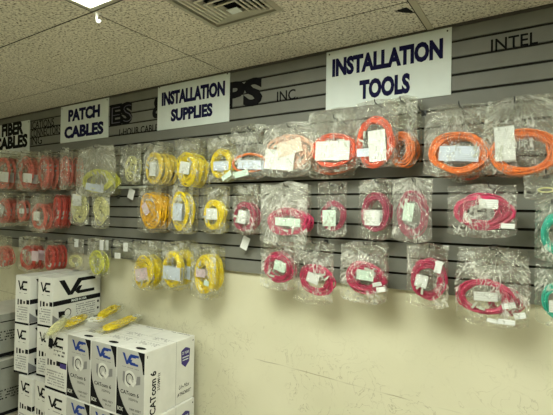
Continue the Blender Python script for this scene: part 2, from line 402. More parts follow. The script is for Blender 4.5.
# ================================================================== SLATWALL
sw = empty('slatwall_panel', (0, WY, SLATBOT))
tag(sw, 'wide grey grooved slatwall panel covering the upper part of the wall', 'slatwall')
SX0, SX1 = RX0 + .02, RX1 - .02
m_ = MB(); g = .0115
for k in range(16):
    z1 = (CEIL - .0115 if k == 0 else CEIL - k * PITCHZ - g / 2) - SLATBOT
    z0 = CEIL - (k + 1) * PITCHZ - SLATBOT + (g / 2 if k < 15 else 0)
    m_.box((SX0, 0, z0), (SX1, .010, z1))
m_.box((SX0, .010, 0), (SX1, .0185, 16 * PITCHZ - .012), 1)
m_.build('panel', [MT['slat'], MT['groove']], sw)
def wall_text(name, txt, px0, px1, pym, ypt, ypb, mat, bold=.0, off=.0, parent=sw, label=None, dx=0, dz=0):
    """text whose left/right pixel are px0/px1, with top/bottom ypt/ypb measured at the middle"""
    A = at(px0, pym, off); B = at(px1, pym, off); xm = (px0 + px1) / 2
    zt = at(xm, ypt, off).z; zb = at(xm, ypb, off).z
    vs, fs = text_mesh(txt, B.x - A.x, zt - zb, bold)
    mb = MB(); y = WY - off - .0012
    P = [(A.x + x + dx, y, zb + z + dz) for x, z in vs]
    n = len(P); mb.add(P + [(p[0], p[1] + .001, p[2]) for p in P], fs + [tuple(n + i for i in f[::-1]) for f in fs])
    o = mb.build(name, mat)
    if parent:
        o.parent = parent; o.matrix_parent_inverse = Matrix.Translation(parent.location).inverted()
    if label: o['label'] = label
    return o
wall_text('lettering', 'ES', 110, 132.5, 114, 103, 125, MT['black'], .07, .0015, label='large black letters ES')
wall_text('lettering', 'ES', 111.5, 131.5, 114, 106, 122.5, MT['letter_grey'], -.03, .003, dx=.004)
wall_text('lettering', '&', 152.5, 166, 108, 96.5, 118, MT['black'], .04, .0, label='large black ampersand half behind a sign')
wall_text('lettering', 'PS', 225.5, 262.5, 93, 79.5, 107.5, MT['black'], .05, .0015, label='large black letters PS')
wall_text('lettering', 'INC.', 277, 298, 96, 90, 100.5, MT['black'], .012, .0)
wall_text('lettering', 'INTEL', 491, 538, 42, 35.5, 47.5, MT['black'], .01, .0)
wall_text('lettering', '1-HOUR CABLE', 119.5, 158, 130, 126.5, 133.5, MT['black'], .012, .0)
wall_text('lettering', 'ICATIONS', 31.5, 54, 124, 120, 127.5, MT['black'], .0, .0)
wall_text('lettering', 'CONNECTORS', 31, 60.5, 131, 127.5, 135.5, MT['black'], .0, .0)
wall_text('lettering', 'ING', 31, 42, 140, 136.5, 144.5, MT['black'], .0, .0)

# ================================================================== SIGNS
def sign(name, px0, px1, ytl, ybl, lines, label, off=.006, col='navy'):
    A = at(px0, ytl, off); B = at(px1, 90, off); zb = at(px0, ybl, off).z
    S = empty(name, ((A.x + B.x) / 2, WY - off, zb)); tag(S, label, 'sign', 'store signs above the hooks')
    W = (B.x - A.x) / 2; H = A.z - zb
    m = MB(); m.box((-W, 0, 0), (W, .005, H)); m.build('board', MT['white'], S, bevel=.001)
    for sx in (-1, 1):
        n = MB(); n.tube([(sx * (W - .018), -.003, H - .018), (sx * (W - .018), .004, H - .018)], .004, 8); n.build('nail', MT['peg'], S)
    for ln in lines: wall_text('lettering', *ln, MT[col], .055, off, parent=S)
    return S
sign('hanging_sign', -26, 30.5, 130.5, 160.5, [('FIBER', 2, 23.5, 129, 122.5, 135.5), ('CABLES', -5, 27.5, 142, 136, 149)], 'white sign reading FIBER CABLES, cut off by the left edge', col='black')
sign('hanging_sign', 61, 109, 107, 143.2, [('PATCH', 68.5, 100, 112, 107, 119.5), ('CABLES', 64.5, 103.5, 130, 124, 136.5)], 'white sign reading PATCH CABLES in bold black letters')
sign('hanging_sign', 158, 229.5, 85.5, 130.5, [('INSTALLATION', 162, 225, 93, 86.5, 101), ('SUPPLIES', 171, 212.5, 112.5, 106, 119)], 'white sign reading INSTALLATION SUPPLIES')
sign('hanging_sign', 326.5, 451, 52, 110.3, [('INSTALLATION', 332.5, 443, 58, 48.5, 68), ('TOOLS', 359.5, 410, 86, 76.5, 96.5)], 'largest white sign, reading INSTALLATION TOOLS in navy letters')

# ================================================================== AIR VENT, CEILING BITS
V = empty('air_vent', ((VX0 + VX1) / 2, (VY0 + VY1) / 2, CEIL)); tag(V, 'square metal ceiling air vent with nested louvers', 'air vent')
hv = (VX1 - VX0) / 2
def frustum(mb, r_in, r_out, z_in, z_out, m=0):
    vs = []
    for r_, z_ in ((r_out, z_out), (r_in, z_in)):
        vs += [(-r_, -r_, z_), (r_, -r_, z_), (r_, r_, z_), (-r_, r_, z_)]
    t = .0012
    n = len(vs); vs2 = vs + [(x, y, z + t) for x, y, z in vs]
    fs = [(k, (k + 1) % 4, 4 + (k + 1) % 4, 4 + k) for k in range(4)]
    mb.add(vs2, [f[::-1] for f in fs] + [tuple(i + n for i in f) for f in fs], m)
m = MB(); frustum(m, hv - .02, hv + .004, -.006, -.003); frustum(m, hv - .021, hv - .02, .03, -.006); m.build('frame', MT['vent'], V)
def louver(mb, k):
    """one three-way blade: U shape opening round the plate near the wall side"""
    yc = .085; hw = .022 + .0235 * k; lo = .024 + .037 * k; hi = .016 + .0085 * k
    def rect(e, z): return [(-hw - e, yc - lo - e, z), (hw + e, yc - lo - e, z), (hw + e, yc + hi + e * .35, z), (-hw - e, yc + hi + e * .35, z)]
    vs = rect(.013, .0) + rect(.003, .0) + rect(-.004, .018)
    n = 12; vs2 = vs + [(x, y, z + .0015) for x, y, z in vs]
    fs = [(q, (q + 1) % 4, 4 + (q + 1) % 4, 4 + q) for q in range(4)] + [(4 + q, 4 + (q + 1) % 4, 8 + (q + 1) % 4, 8 + q) for q in range(4)]
    mb.add(vs2, [f[::-1] for f in fs] + [tuple(i + n for i in f) for f in fs])
for k in range(1, 7):
    m = MB(); louver(m, k); m.build('louver', MT['ventlight'], V)
m = MB(); m.box((-.028, .062, -.002), (.028, .104, .001)); m.build('center_plate', MT['white'], V)
m = MB(); m.box((-hv, -hv, .05), (hv, hv, .055)); m.build('duct', MT['dark'], V)
# small white clip hanging at the corner of the light
p = at(98, 18); q = atz(97, 13, CEIL)
K = empty('ceiling_hook', q); tag(K, 'small white plastic hook hanging from the ceiling grid beside the light', 'hook')
m = MB(); m.box((-.012, -.012, -.004), (.012, .012, 0)); m.build('clip', MT['plug'], K)
m = MB(); m.tube([(0, 0, -.003), (0, 0, -.025), (.004, 0, -.04), (.016, 0, -.046), (.024, 0, -.036)], .006, 8); m.build('hook', MT['plug'], K)
q = atz(404, 10, CEIL)
m = MB(); m.add([(q.x - .04, q.y - .012, CEIL - .0006), (q.x + .015, q.y - .02, CEIL - .0006), (q.x + .035, q.y + .05, CEIL - .0006), (q.x + .0, q.y + .03, CEIL - .0006)], [(0, 3, 2, 1)])
o = m.build('ceiling_hole', MT['dark']); o['kind'] = 'structure'; o.name = 'trim_3'

# ================================================================== BAGGED CABLES
def sstep(a, b_, x):
    t = max(0, min(1, (x - a) / (b_ - a))); return t * t * (3 - 2 * t)
def bag_mesh(w_, h_, T, zc, rz, peg, seed, gather=.0, fine=1):
    """crumpled flat pouch hanging in the xz plane, front towards -y; returns MB. peg: (x, z) of the hang hole"""
    mb = MB(); nu = 13 if fine else 8; nv = 17 if fine else 10
    off = Vector((seed * 3.7, seed * 1.3, seed * .77))
    ph = seed * 1.9
    ce = [(random.Random(seed * 7 + i).uniform(-1, 1)) for i in range(8)]
    def P(i, j, sd):
        u = -1 + 2 * i / nu; v = j / nv
        x = u * w_ / 2; z = -v * h_
        # outline: slightly gathered at the top, ragged edges
        x *= 1 - gather * (1 - sstep(0, .45, v)) + .03 * ce[0] * math.sin(v * 7 + ph)
        if abs(u) > .99: x += .006 * noise.noise(Vector((z * 40, seed, sd * .0)))
        bot = sstep(.75, 1, v); z += bot * (abs(u) ** 3) * h_ * .07
        top = 1 - sstep(0, .2, v); z -= top * h_ * (.035 * (abs(u + ce[1] * .3)) + .02 * ce[2] * math.sin(u * 5 + ph))
        prof = math.sqrt(max(0, 1 - u ** 4))
        bulge = .12 + .88 * sstep(.10, .42, v) * (1 - sstep(.93, 1.0, v))
        y = T * .5 * prof * bulge
        # creases radiating from the peg
        dx = x - peg[0]; dz = z - peg[1]; r = math.hypot(dx, dz); an = math.atan2(dx, -dz)
        cz = (1 - sstep(.3, .75, v)) * min(1, r / .05)
        y += (.0045 * math.sin(an * 15 + ph) + .003 * math.sin(an * 27 + ph * 2)) * cz * prof * (1 if sd < 0 else .5)
        nn = noise.noise(Vector((x * 22, z * 22, sd * 3.1)) + off) * .006 + noise.noise(Vector((x * 60, z * 60, sd * 5)) + off) * .0035
        y += nn * (prof if abs(u) > .9 else 1)
        return (x, sd * y, z)
    fr = [P(i, j, -1) for j in range(nv + 1) for i in range(nu + 1)]
    bk = [P(i, j, 1) for j in range(nv + 1) for i in range(nu + 1)]
    for i in range((nu + 1) * (nv + 1)):
        if i % (nu + 1) in (0, nu): bk[i] = fr[i]
    W = nu + 1
    fs = [(j * W + i, (j + 1) * W + i, (j + 1) * W + i + 1, j * W + i + 1) for j in range(nv) for i in range(nu)]
    mb.add(fr, fs, 0, False); mb.add(bk, [f[::-1] for f in fs], 0, False)
    return mb
def coil_mesh(cx, cz, rx, rz, T, band, loops, cr, seed, rot=0):
    """wound cable: a long loop wandering inside an elliptic ring"""
    rd = random.Random(seed); mb = MB(); seg = 22; pts = []
    js = [(rd.uniform(0, 1), rd.uniform(-1, 1), rd.uniform(0, 6.28), rd.uniform(-.04, .04)) for _ in range(loops + 1)]
    for k in range(loops * seg + 1):
        t = k / seg; i = int(t); f = t - i; i = min(i, loops - 1); f = sstep(0, 1, f) if i < loops else 0
        a, b_ = js[i], js[i + 1]
        rr = a[0] * (1 - f) + b_[0] * f; yy = a[1] * (1 - f) + b_[1] * f; tl = a[3] * (1 - f) + b_[3] * f
        an = 2 * pi * t + .6
        s_ = 1 - band * rr + .05 * math.sin(2 * an + a[2]) * band / .3 + .025 * math.sin(5 * an + a[2])
        x = math.cos(an) * rx * s_; z = math.sin(an) * rz * s_
        x, z = x * math.cos(rot + tl) - z * math.sin(rot + tl), x * math.sin(rot + tl) + z * math.cos(rot + tl)
        y = yy * (T / 2 - cr) * (.8 + .2 * math.sin(an * 3 + a[2]))
        pts.append((cx + x, y, cz + z))
    mb.tube(pts, cr, 5); return mb
def card_mesh(w_, h_, seed):
    mb = MB(); n = 5; rd = random.Random(seed); c = rd.uniform(-.12, .12)
    fr = []
    for i in range(n + 1):
        u = -1 + 2 * i / n
        for z in (-h_ / 2, h_ / 2): fr.append((u * w_ / 2, c * w_ * (u * u - .5) * .5, z))
    bk = [(x, y + .0006, z) for x, y, z in fr]
    N_ = len(fr)
    mb.add(fr + bk, [(2 * i, 2 * i + 2, 2 * i + 3, 2 * i + 1) for i in range(n)] + [(N_ + 2 * i, N_ + 2 * i + 1, N_ + 2 * i + 3, N_ + 2 * i + 2) for i in range(n)], 0, False)
    return mb
SEED = [0]
def peg(P, y_front, label, group='black wire hooks on the slatwall'):
    """wire hook from the slatwall out past the front bag"""
    L = WY - y_front + .02
    H = empty('peg_hook', (P.x, WY, P.z)); tag(H, label, 'hook', group)
    m = MB(); m.tube([(0, .004, -.001), (0, -.01, -.001), (0, -L, -.001), (0, -L - .010, .004), (0, -L - .014, .014)], .0026, 6); m.build('wire', MT['peg'], H)
    m = MB(); m.box((-.012, -.003, -.014), (.012, -.0003, .012)); m.build('back_plate', MT['peg'], H)
def bagged(box, coil, col, label, off=.10, behind=0, blabel=None, card=None, extra=(), band=.32, loops=9, cr=None, pl='clear', T=None,
           gather=.0, rot=0, pegpx=None, gap=.034, fine=1, noconn=False, yaw=0, cat='bagged cable', group='bagged cables hanging on the hooks', hook=None):
    SEED[0] += 1; sd = SEED[0]; rd = random.Random(sd * 11)
    xl, xr, yt, yb = box; xm = (xl + xr) / 2
    px, py = pegpx or (xm, yt + 3)
    O = at(px, py, off)                                # hang point
    A = at(xl, yt, off); B = at(xr, yb, off)
    B.x -= .024 * abs(B.x) / 2
    w_ = B.x - A.x; zt = at(xm, yt, off).z; zb = at(xm, yb, off).z; h_ = zt - zb
    T = T or min(.046, .024 + .06 * w_)
    if behind:
        gap = min(max(gap, T + .008), (off - .028) / behind); T = min(T, gap - .006)
    root = empty('bagged_cable', O, yaw); tag(root, label, cat, group)
    cxw = (A.x + B.x) / 2 - O.x
    cc = at(coil[0], coil[1], off)
    rx = (at(coil[0] + coil[2], coil[1], off).x - at(coil[0] - coil[2], coil[1], off).x) / 2
    rz = (at(coil[0], coil[1] - coil[3], off).z - at(coil[0], coil[1] + coil[3], off).z) / 2
    ccx = cc.x - O.x; ccz = cc.z - O.z
    bm_ = bag_mesh(w_, h_, T, 0, 0, (-cxw, O.z - zt), sd, gather, fine)
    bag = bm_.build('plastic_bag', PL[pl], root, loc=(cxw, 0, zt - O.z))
    cr = cr or max(.0027, min(.0036, rx * .034)); loops = int(loops * 1.45); band = min(.85, band * 1.12)
    cl = coil_mesh(0, 0, rx - cr, rz - cr, T * .82, band, loops, cr, sd, rot).build('cable_coil', CM[col], root, loc=(ccx, 0, ccz))
    if not noconn:
        a0 = rd.uniform(0, 6.28)
        for k in range(2):
            an = a0 + k * .5; m = MB(); m.box((-.005, -.004, -.011), (.005, .004, .011)); m.box((-.003, -.003, .011), (.003, .003, .022))
            c = m.build('connector', CONN, root, loc=(ccx + math.cos(an) * rx * .62, -T * .32, ccz + math.sin(an) * rz * .62)); c.rotation_euler = (0, rd.uniform(0, 6), 0)
    cards = ([card] if card else []) + list(extra)
    for i, cdv in enumerate(cards):
        cx_, cy_, cw, ch, cr_ = cdv[:5]; mat = cdv[5] if len(cdv) > 5 else 'white'
        P = at(cx_, cy_, off)
        ww = at(cx_ + cw / 2, cy_, off).x - at(cx_ - cw / 2, cy_, off).x; hh = at(cx_, cy_ - ch / 2, off).z - at(cx_, cy_ + ch / 2, off).z
        c = card_mesh(ww, hh, sd + i).build('paper_label', PAP[mat], root, loc=(P.x - O.x, -T * .36 - .002 * i, P.z - O.z)); c.rotation_euler = (0, math.radians(cr_), 0)
    for k in range(behind):
        c = copy_tree(root)
        for q in c.children:
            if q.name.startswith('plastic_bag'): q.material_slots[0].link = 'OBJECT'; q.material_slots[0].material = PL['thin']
        c.location = (O.x + rd.uniform(-.012, .012), O.y + gap * (k + 1), O.z + rd.uniform(-.006, .004)); c.rotation_euler = (0, 0, yaw + rd.uniform(-.05, .05))
        tag(c, blabel + ('' if behind == 1 else ', %s one back' % ('first', 'second', 'third')[k]), cat, 'bagged cables queued behind the front bags')
    hk = label.replace(' in a clear bag', '').replace(' cable', '').replace(' white label', ' label').replace(',', '').split()
    peg(O, O.y, hook or ('black wire hook of the ' + ' '.join(hk[:11])))
    return root

# --- top row, right to left
bagged((484, 560, 95, 177), (523, 152, 37, 23), 'orange', 'large orange cable coil in a clear bag, top row at the right edge', .13, 1, 'orange coil in a clear bag pressed behind the right-edge top bag',
       card=(505, 144, 20, 34, -3), band=.24, loops=11, pegpx=(515, 102), gap=.045, gather=.10, pl='fan')
bagged((424, 493, 103, 177), (457, 153, 31, 22), 'orange', 'large orange cable coil in a clear bag, top row right of the biggest sign', .12, 1, 'orange coil in a clear bag behind the one right of the biggest sign',
       card=(459, 154, 40, 15, 5, 'blue'), band=.26, loops=11, pegpx=(460, 106), gap=.045, gather=.10, pl='fan')
bagged((452, 486, 150, 183), (469, 174, 13, 7), 'red', 'dark red cable coil peeping out below the two large orange coils', .035, 0, None, pegpx=(469, 153), loops=6, noconn=True)
bagged((356, 399, 99, 168), (375, 142, 19, 26), 'redorange', 'tall red-orange cable coil in a bag under the TOOLS sign, with a long white label', .14, 0, None,
       card=(378, 146, 17, 31, -4), band=.24, loops=9, pegpx=(377, 104), extra=[(364, 153, 12, 8, 0, 'blue')], pl='fan')
bagged((383, 418, 96, 167), (401, 149, 13, 19), 'orange', 'bright orange cable coil hanging just right of the tall red-orange one', .09, 2, 'orange coil behind the bright one beside the tall red-orange coil', band=.45, loops=9,
       pegpx=(402, 101), gap=.028, noconn=True)
bagged((307, 357, 108, 172), (333, 150, 23, 17), 'redorange', 'wide flattened red-orange coil round a white sheet, left end of the TOOLS sign', .14, 1, 'pinkish coil bag behind the wide flattened red-orange coil',
       card=(333, 151, 34, 19, 2), band=.2, loops=8, pegpx=(336, 119), gap=.04, pl='fan', gather=.08)
bagged((309, 357, 135, 179), (333, 163, 22, 13), 'brownred', 'brownish red coil whose lower edge shows beneath the flattened red-orange coil', .085, 0, None, pegpx=(333, 140), loops=8, band=.4)
bagged((262, 312, 122, 177), (288, 153, 23, 19), 'peach', 'peach coil in a milky bag with big white label, right of the thin orange loop', .14, 1, 'peach coil bag tucked behind the milky gathered one',
       card=(281, 160, 29, 20, 6), extra=[(291, 148, 24, 14, -12, 'cream')], band=.7, loops=14, pegpx=(290, 127), pl='fanmilky', gather=.15)
bagged((231, 268, 124, 180), (249, 163, 18, 10), 'orange', 'thin orange cable loop in a clear bag right of the yellow bags', .12, 0, None,
       card=(252, 165, 26, 9, 4, 'blue'), band=.15, loops=4, pegpx=(251, 130), extra=[(243, 174, 14, 6, -10, 'mint')])
bagged((208, 235, 136, 182), (221, 164, 11, 15), 'yellow', 'yellow coil bag with a green tinted card, topmost and rightmost of the yellow ones', .12, 1, 'yellow coil bag behind the topmost rightmost yellow one',
       card=(222, 166, 15, 9, 0, 'blue'), band=.3, loops=7, extra=[(228, 176, 10, 5, -30, 'mint')])
bagged((175, 201, 137, 187), (187, 169, 10, 17), 'yellow', 'thick bright yellow coil leaning left, second from right among top yellows', .13, 2, 'yellow coil bag behind the thick leaning yellow coil',
       card=(186, 168, 10, 12, 10), band=.5, loops=12, rot=.25)
bagged((144, 165, 141, 187), (154, 168, 8.5, 16), 'dullyellow', 'pale yellow oval coil with narrow white label, left of the thick top yellow coil', .15, 3, 'yellow coil bag behind the pale oval one',
       card=(154, 169, 6, 14, 3), band=.28, loops=8, gap=.036)
bagged((121, 143, 144, 184), (131, 168, 7, 13), 'pale', 'narrow whitish bag of pale cable, top row right of the wide yellow-arc bag', .12, 1, 'pale cable bag behind the narrow whitish one', band=.7, loops=7, pl='milky')
bagged((77, 118, 145, 197), (97, 181, 16, 12), 'lime', 'wide cloudy bag with a lime yellow arc of cable under the PATCH CABLES sign', .16, 1, 'cloudy cable bag behind the wide lime arc bag', band=.3, loops=9,
       pl='fanmilky', card=(97, 188, 18, 7, 8, 'blue'), gather=.12)
# --- top row, red cluster on the left
bagged((60, 71, 147, 190), (65, 171, 5, 16), 'pinkred', 'whitish bag with pink cable, rightmost of the top red bags', .15, 3, 'pink cable bag behind the rightmost top red bag', band=.5, loops=7, pl='milky', gap=.04)
bagged((38, 50, 150, 190), (44, 172, 5.5, 16), 'pinkred', 'pinkish red coil bag, top row between the labelled red bag and the whitish one', .17, 3, 'red coil bag behind the middle top red bag', band=.5, loops=8, gap=.04)
bagged((17, 33, 150, 191), (26, 173, 7.5, 16), 'pinkred', 'red coil bag with a square white label, top row below the FIBER CABLES sign edge', .18, 3, 'red coil bag behind the one with the square label', card=(29, 178, 9, 9, 5), band=.4, loops=8, gap=.04)
bagged((-6, 11, 150, 191), (3, 173, 7.5, 16), 'pinkred', 'red coil bag with white label cut by the left edge, top row', .18, 3, 'red coil bag behind the left-edge top one', card=(6, 177, 9, 10, 5), band=.4, loops=8, gap=.04)
# --- middle row
bagged((448, 517, 184, 238), (483, 212, 31, 19), 'magenta', 'large magenta coil in a square bag, middle row below the orange coils', .12, 0, None,
       card=(489, 204, 19, 9, 3), extra=[(508, 226, 14, 5, 3)], band=.48, loops=17, pegpx=(489, 186), pl='milky')
bagged((524, 562, 171, 200), (546, 190, 9, 3), 'pale', 'short crumpled clear bag high at the right edge, above the teal coils', .13, 0, None, pegpx=(546, 173), noconn=True, loops=3, pl='milky', band=.1)
bagged((535, 575, 198, 262), (556, 234, 17, 21), 'teal', 'teal green coil bag at the right edge, middle row', .13, 1, 'teal coil bag behind the middle right-edge one', band=.35, loops=10, pegpx=(552, 203))
bagged((393, 433, 177, 243), (412, 214, 17, 24), 'rose', 'dull rose oval coil in a milky bag, middle row below the bright orange coil', .13, 0, None,
       band=.36, loops=11, pegpx=(414, 181), pl='fanmilky', card=(409, 212, 10, 18, 8, 'mint'))
bagged((359, 392, 178, 241), (375, 213, 14, 20), 'rose', 'rose coil with a square white label, middle row below the tall red-orange coil', .12, 1, 'rose coil bag behind the one with a square white label',
       card=(373, 218, 15, 15, 2), band=.3, loops=9, pegpx=(377, 182))
bagged((318, 348, 181, 238), (333, 216, 13, 16), 'rose', 'small rose coil with a tall pale label, middle row fourth from the right edge', .11, 0, None,
       card=(330, 218, 13, 16, -2, 'mint'), band=.3, loops=9, pegpx=(332, 185))
bagged((261, 309, 182, 246), (287, 222, 22, 14), 'magenta', 'wide flat magenta coil in a milky bag, middle row below the peach coil', .13, 1, 'magenta coil bag behind the wide flat one in the middle row',
       card=(289, 222, 25, 8, 2, 'mint'), band=.5, loops=13, pegpx=(287, 186), pl='fanmilky')
bagged((233, 260, 184, 235), (244, 217, 11, 15), 'rose', 'small dull rose coil, middle row right beside the yellow bags', .12, 1, 'rose coil bag behind the small dull one beside the yellow bags',
       card=(243, 217, 8, 13, 8), band=.25, loops=8)
bagged((200, 229, 185, 234), (213, 215, 10.5, 16), 'yellow', 'bright yellow ring coil with a white label, middle row rightmost of the yellow bags', .12, 1, 'yellow coil bag behind the bright ring coil in the middle row',
       card=(213, 214, 11, 11, 0), band=.35, loops=9)
bagged((169, 195, 184, 234), (180, 211, 8.5, 20), 'yellow', 'tall oval yellow coil with a pale label, middle row between two other yellow bags', .13, 1, 'yellow coil bag behind the tall oval coil in the middle row',
       card=(179, 212, 9, 17, 3, 'blue'), band=.26, loops=8)
bagged((138, 163, 186, 233), (151, 211, 10, 18), 'amber', 'densely packed amber and yellow cable bag, middle row leftmost of the yellow group', .13, 2, 'yellow bag behind the densely packed amber one', band=.75, loops=16,
       card=(147, 209, 5, 12, -35, 'pink'))
bagged((92, 112, 193, 229), (101, 210, 8, 16), 'pale', 'narrow bag stuffed with pale greenish yellow cable, middle row under the wide arc bag', .14, 0, None, band=.9, loops=14, pl='milky', noconn=True)
bagged((71, 91, 190, 226), (80, 208, 8, 15), 'pale', 'pale yellow white cable bag beside the red ones, middle row', .14, 0, None, band=.8, loops=13, pl='milky', noconn=True, card=(79, 200, 9, 12, 0))
bagged((53, 61, 193, 229), (57, 211, 3.8, 16), 'red', 'deep red coil bag seen nearly edge on, middle row rightmost of the reds', .12, 3, 'deep red coil bag behind the edge-on one', band=.6, loops=10, gap=.032)
bagged((31, 47, 193, 233), (39, 216, 7.5, 14), 'pinkred', 'pinkish red ring coil with a white label, middle row of the red bags', .19, 2, 'red coil bag behind the pinkish ring coil', card=(38, 216, 6, 9, 0), band=.3, loops=8, gap=.04)
bagged((17, 27, 193, 226), (22, 211, 4.8, 11), 'pinkred', 'small red coil bag, middle row second from the left edge', .16, 1, 'small red coil bag behind the second from the left edge', card=(23, 211, 5, 5, 0), band=.4, loops=6, gap=.04)
bagged((-6, 10, 192, 227), (3, 211, 7.5, 13), 'pinkred', 'red coil bag cut by the left edge, middle row', .17, 2, 'red coil bag behind the left-edge middle one', card=(3, 209, 5, 8, 20), band=.35, loops=7, gap=.04)
# --- bottom row
bagged((535, 580, 262, 327), (560, 301, 20, 19), 'teal', 'teal green coil bag at the right edge, bottom row', .12, 0, None, band=.4, loops=10, pegpx=(556, 268), card=(553, 306, 8, 12, 0))
bagged((456, 530, 246, 328), (484, 297, 29, 18), 'magenta', 'largest magenta coil with several white labels, bottom row right', .14, 0, None,
       card=(486, 296, 24, 9, -3), extra=[(509, 305, 14, 6, -15), (520, 315, 12, 6, -15), (494, 320, 13, 4, 5), (507, 321, 17, 5, 0)], band=.28, loops=14, pegpx=(491, 249), gather=.05)
bagged((470, 529, 252, 322), (505, 302, 20, 16), 'magenta', 'magenta coil half hidden behind the largest magenta coil, bottom row', .09, 0, None, band=.4, loops=9, pegpx=(497, 256))
bagged((407, 449, 243, 309), (428, 280, 18, 22), 'magenta', 'upright oval magenta coil, bottom row under the dull rose oval coil', .12, 1, 'magenta coil bag behind the upright oval one in the bottom row',
       card=(422, 281, 12, 12, 12), extra=[(439, 267, 7, 12, 12)], band=.36, loops=12, pegpx=(431, 247))
bagged((341, 388, 241, 304), (364, 278, 20, 16), 'magenta', 'round magenta coil with three pale labels, bottom row centre', .12, 1, 'magenta coil bag behind the one with three pale labels',
       card=(366, 275, 17, 10, 4, 'mint'), extra=[(378, 284, 9, 4, -15), (382, 289, 9, 5, -12)], band=.4, loops=13, pegpx=(366, 244), rot=-.15)
bagged((294, 335, 240, 305), (316, 280, 18, 15), 'magenta', 'round magenta coil sagging lowest, bottom row second from its left end', .13, 0, None,
       card=(314, 278, 12, 10, 15), band=.4, loops=12, pegpx=(315, 243), rot=-.25)
bagged((261, 297, 242, 291), (278, 268, 15, 15), 'magenta', 'small round magenta coil, leftmost of the bottom magenta row', .12, 1, 'magenta coil bag behind the leftmost of the bottom magenta row',
       card=(281, 266, 11, 10, 15, 'mint'), band=.35, loops=10, pegpx=(280, 245), rot=-.3)
bagged((191, 218, 245, 300), (204, 275, 9.5, 20), 'yellow', 'yellow cable bag with green and violet bits, bottom row rightmost of the yellows', .14, 2, 'yellow bag behind the bottom rightmost yellow one', band=.45, loops=13,
       card=(202, 273, 9, 8, 0, 'pink'), extra=[(208, 283, 5, 5, 10, 'mint')])
bagged((162, 186, 241, 291), (172, 269, 9, 18), 'yellow', 'yellow oval coil with a bluish label, bottom row middle of the yellows', .15, 3, 'yellow bag behind the one with a bluish label',
       card=(173, 273, 17, 13, 2, 'blue'), band=.32, loops=9, gap=.035)
bagged((133, 156, 240, 291), (143, 272, 8.5, 16), 'yellow', 'crowded yellow cable bag with a pinkish label, bottom row leftmost of the yellows', .15, 2, 'yellow bag behind the one with a pinkish label',
       card=(143, 274, 12, 12, -10, 'pink'), band=.6, loops=12, gap=.035)
bagged((88, 108, 238, 277), (97, 262, 8, 12), 'lime', 'greenish yellow cable bag right of the clear one, bottom row above the cartons', .13, 1, 'greenish yellow bag behind the front greenish one', band=.5, loops=8, card=(103, 245, 4, 10, 0))
bagged((68, 86, 238, 270), (76, 261, 7, 7), 'pale', 'nearly empty clear bag with a little pale cable, bottom row', .13, 0, None, band=.5, loops=4, card=(78, 243, 4, 8, 0))
bagged((45, 55, 240, 272), (50, 258, 4.8, 13), 'red', 'deep red and orange bag, bottom row rightmost of the reds', .14, 3, 'deep red bag behind the bottom rightmost red one', band=.6, loops=9, gap=.03)
bagged((19, 36, 236, 273), (28, 258, 8, 13), 'red', 'red cable bag with a tan label, bottom row middle of the reds', .16, 2, 'red bag behind the one with a tan label', band=.4, loops=7, card=(37, 256, 7, 10, 0, 'pink'), gap=.04)
bagged((-8, 9, 236, 270), (2, 257, 8, 12), 'pinkred', 'pinkish red cable bag cut by the left edge, bottom row', .16, 1, 'pinkish red bag behind the bottom left-edge one', band=.6, loops=9, gap=.04)
# empty little bag with two cards
O = at(123, 242, .09)
E_ = empty('empty_bag', O); tag(E_, 'nearly empty clear bag holding two small white cards, between green and yellow bags', 'empty bag')
A = at(113, 240, .09); B = at(133, 259, .09)
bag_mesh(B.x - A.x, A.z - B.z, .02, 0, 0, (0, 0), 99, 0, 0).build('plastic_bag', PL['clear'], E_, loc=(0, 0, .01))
for cx_, cy_, cw, ch in ((119, 255.5, 6, 5.5), (127, 247, 4.5, 8)):
    P = at(cx_, cy_, .09); ww = at(cx_ + cw, cy_, .09).x - P.x; card_mesh(ww, ch * .0074, 3).build('paper_label', PAP['white'], E_, loc=(P.x - O.x, -.012, P.z - O.z))
peg(O, O.y, 'black wire hook holding the nearly empty bag with two cards')

# price tags and the bare strip
def ptag(cx, cy, w_, h_, rot, label, off=.05):
    P = at(cx, cy, off); T_ = empty('price_tag', P); tag(T_, label, 'price tag', 'white price tags under hooks')
    ww = at(cx + w_ / 2, cy, off).x - at(cx - w_ / 2, cy, off).x; hh = at(cx, cy - h_ / 2, off).z - at(cx, cy + h_ / 2, off).z
    c = card_mesh(ww, hh, 5).build('card', PAP['white'], T_); c.rotation_euler = (0, math.radians(rot), 0)
    m = MB(); m.tube([(0, .002, hh * .45), (.002, .01, hh * .7), (0, off - .002, hh * .95)], .0012, 5); m.build('string', MT['plug'], T_)
ptag(131, 194, 6, 10, 20, 'small white tilted price tag left of the amber cable bag')
ptag(245, 243, 7, 13, 22, 'small white tilted price tag below the small dull rose coil')
P = at(118, 188, .004)
m = MB(); m.box((0, -.004, -.006), (at(147, 188, .004).x - P.x, .0, .012)); o = m.build('label_strip', MT['white'], loc=(P.x, WY, P.z)); tag(o, 'pale label holder strip on the slatwall left of the amber bag', 'label strip')
# bare hook between orange coils
P = at(424, 113, .0); peg(P, WY - .06, 'bare black hook just left of the large orange coils')

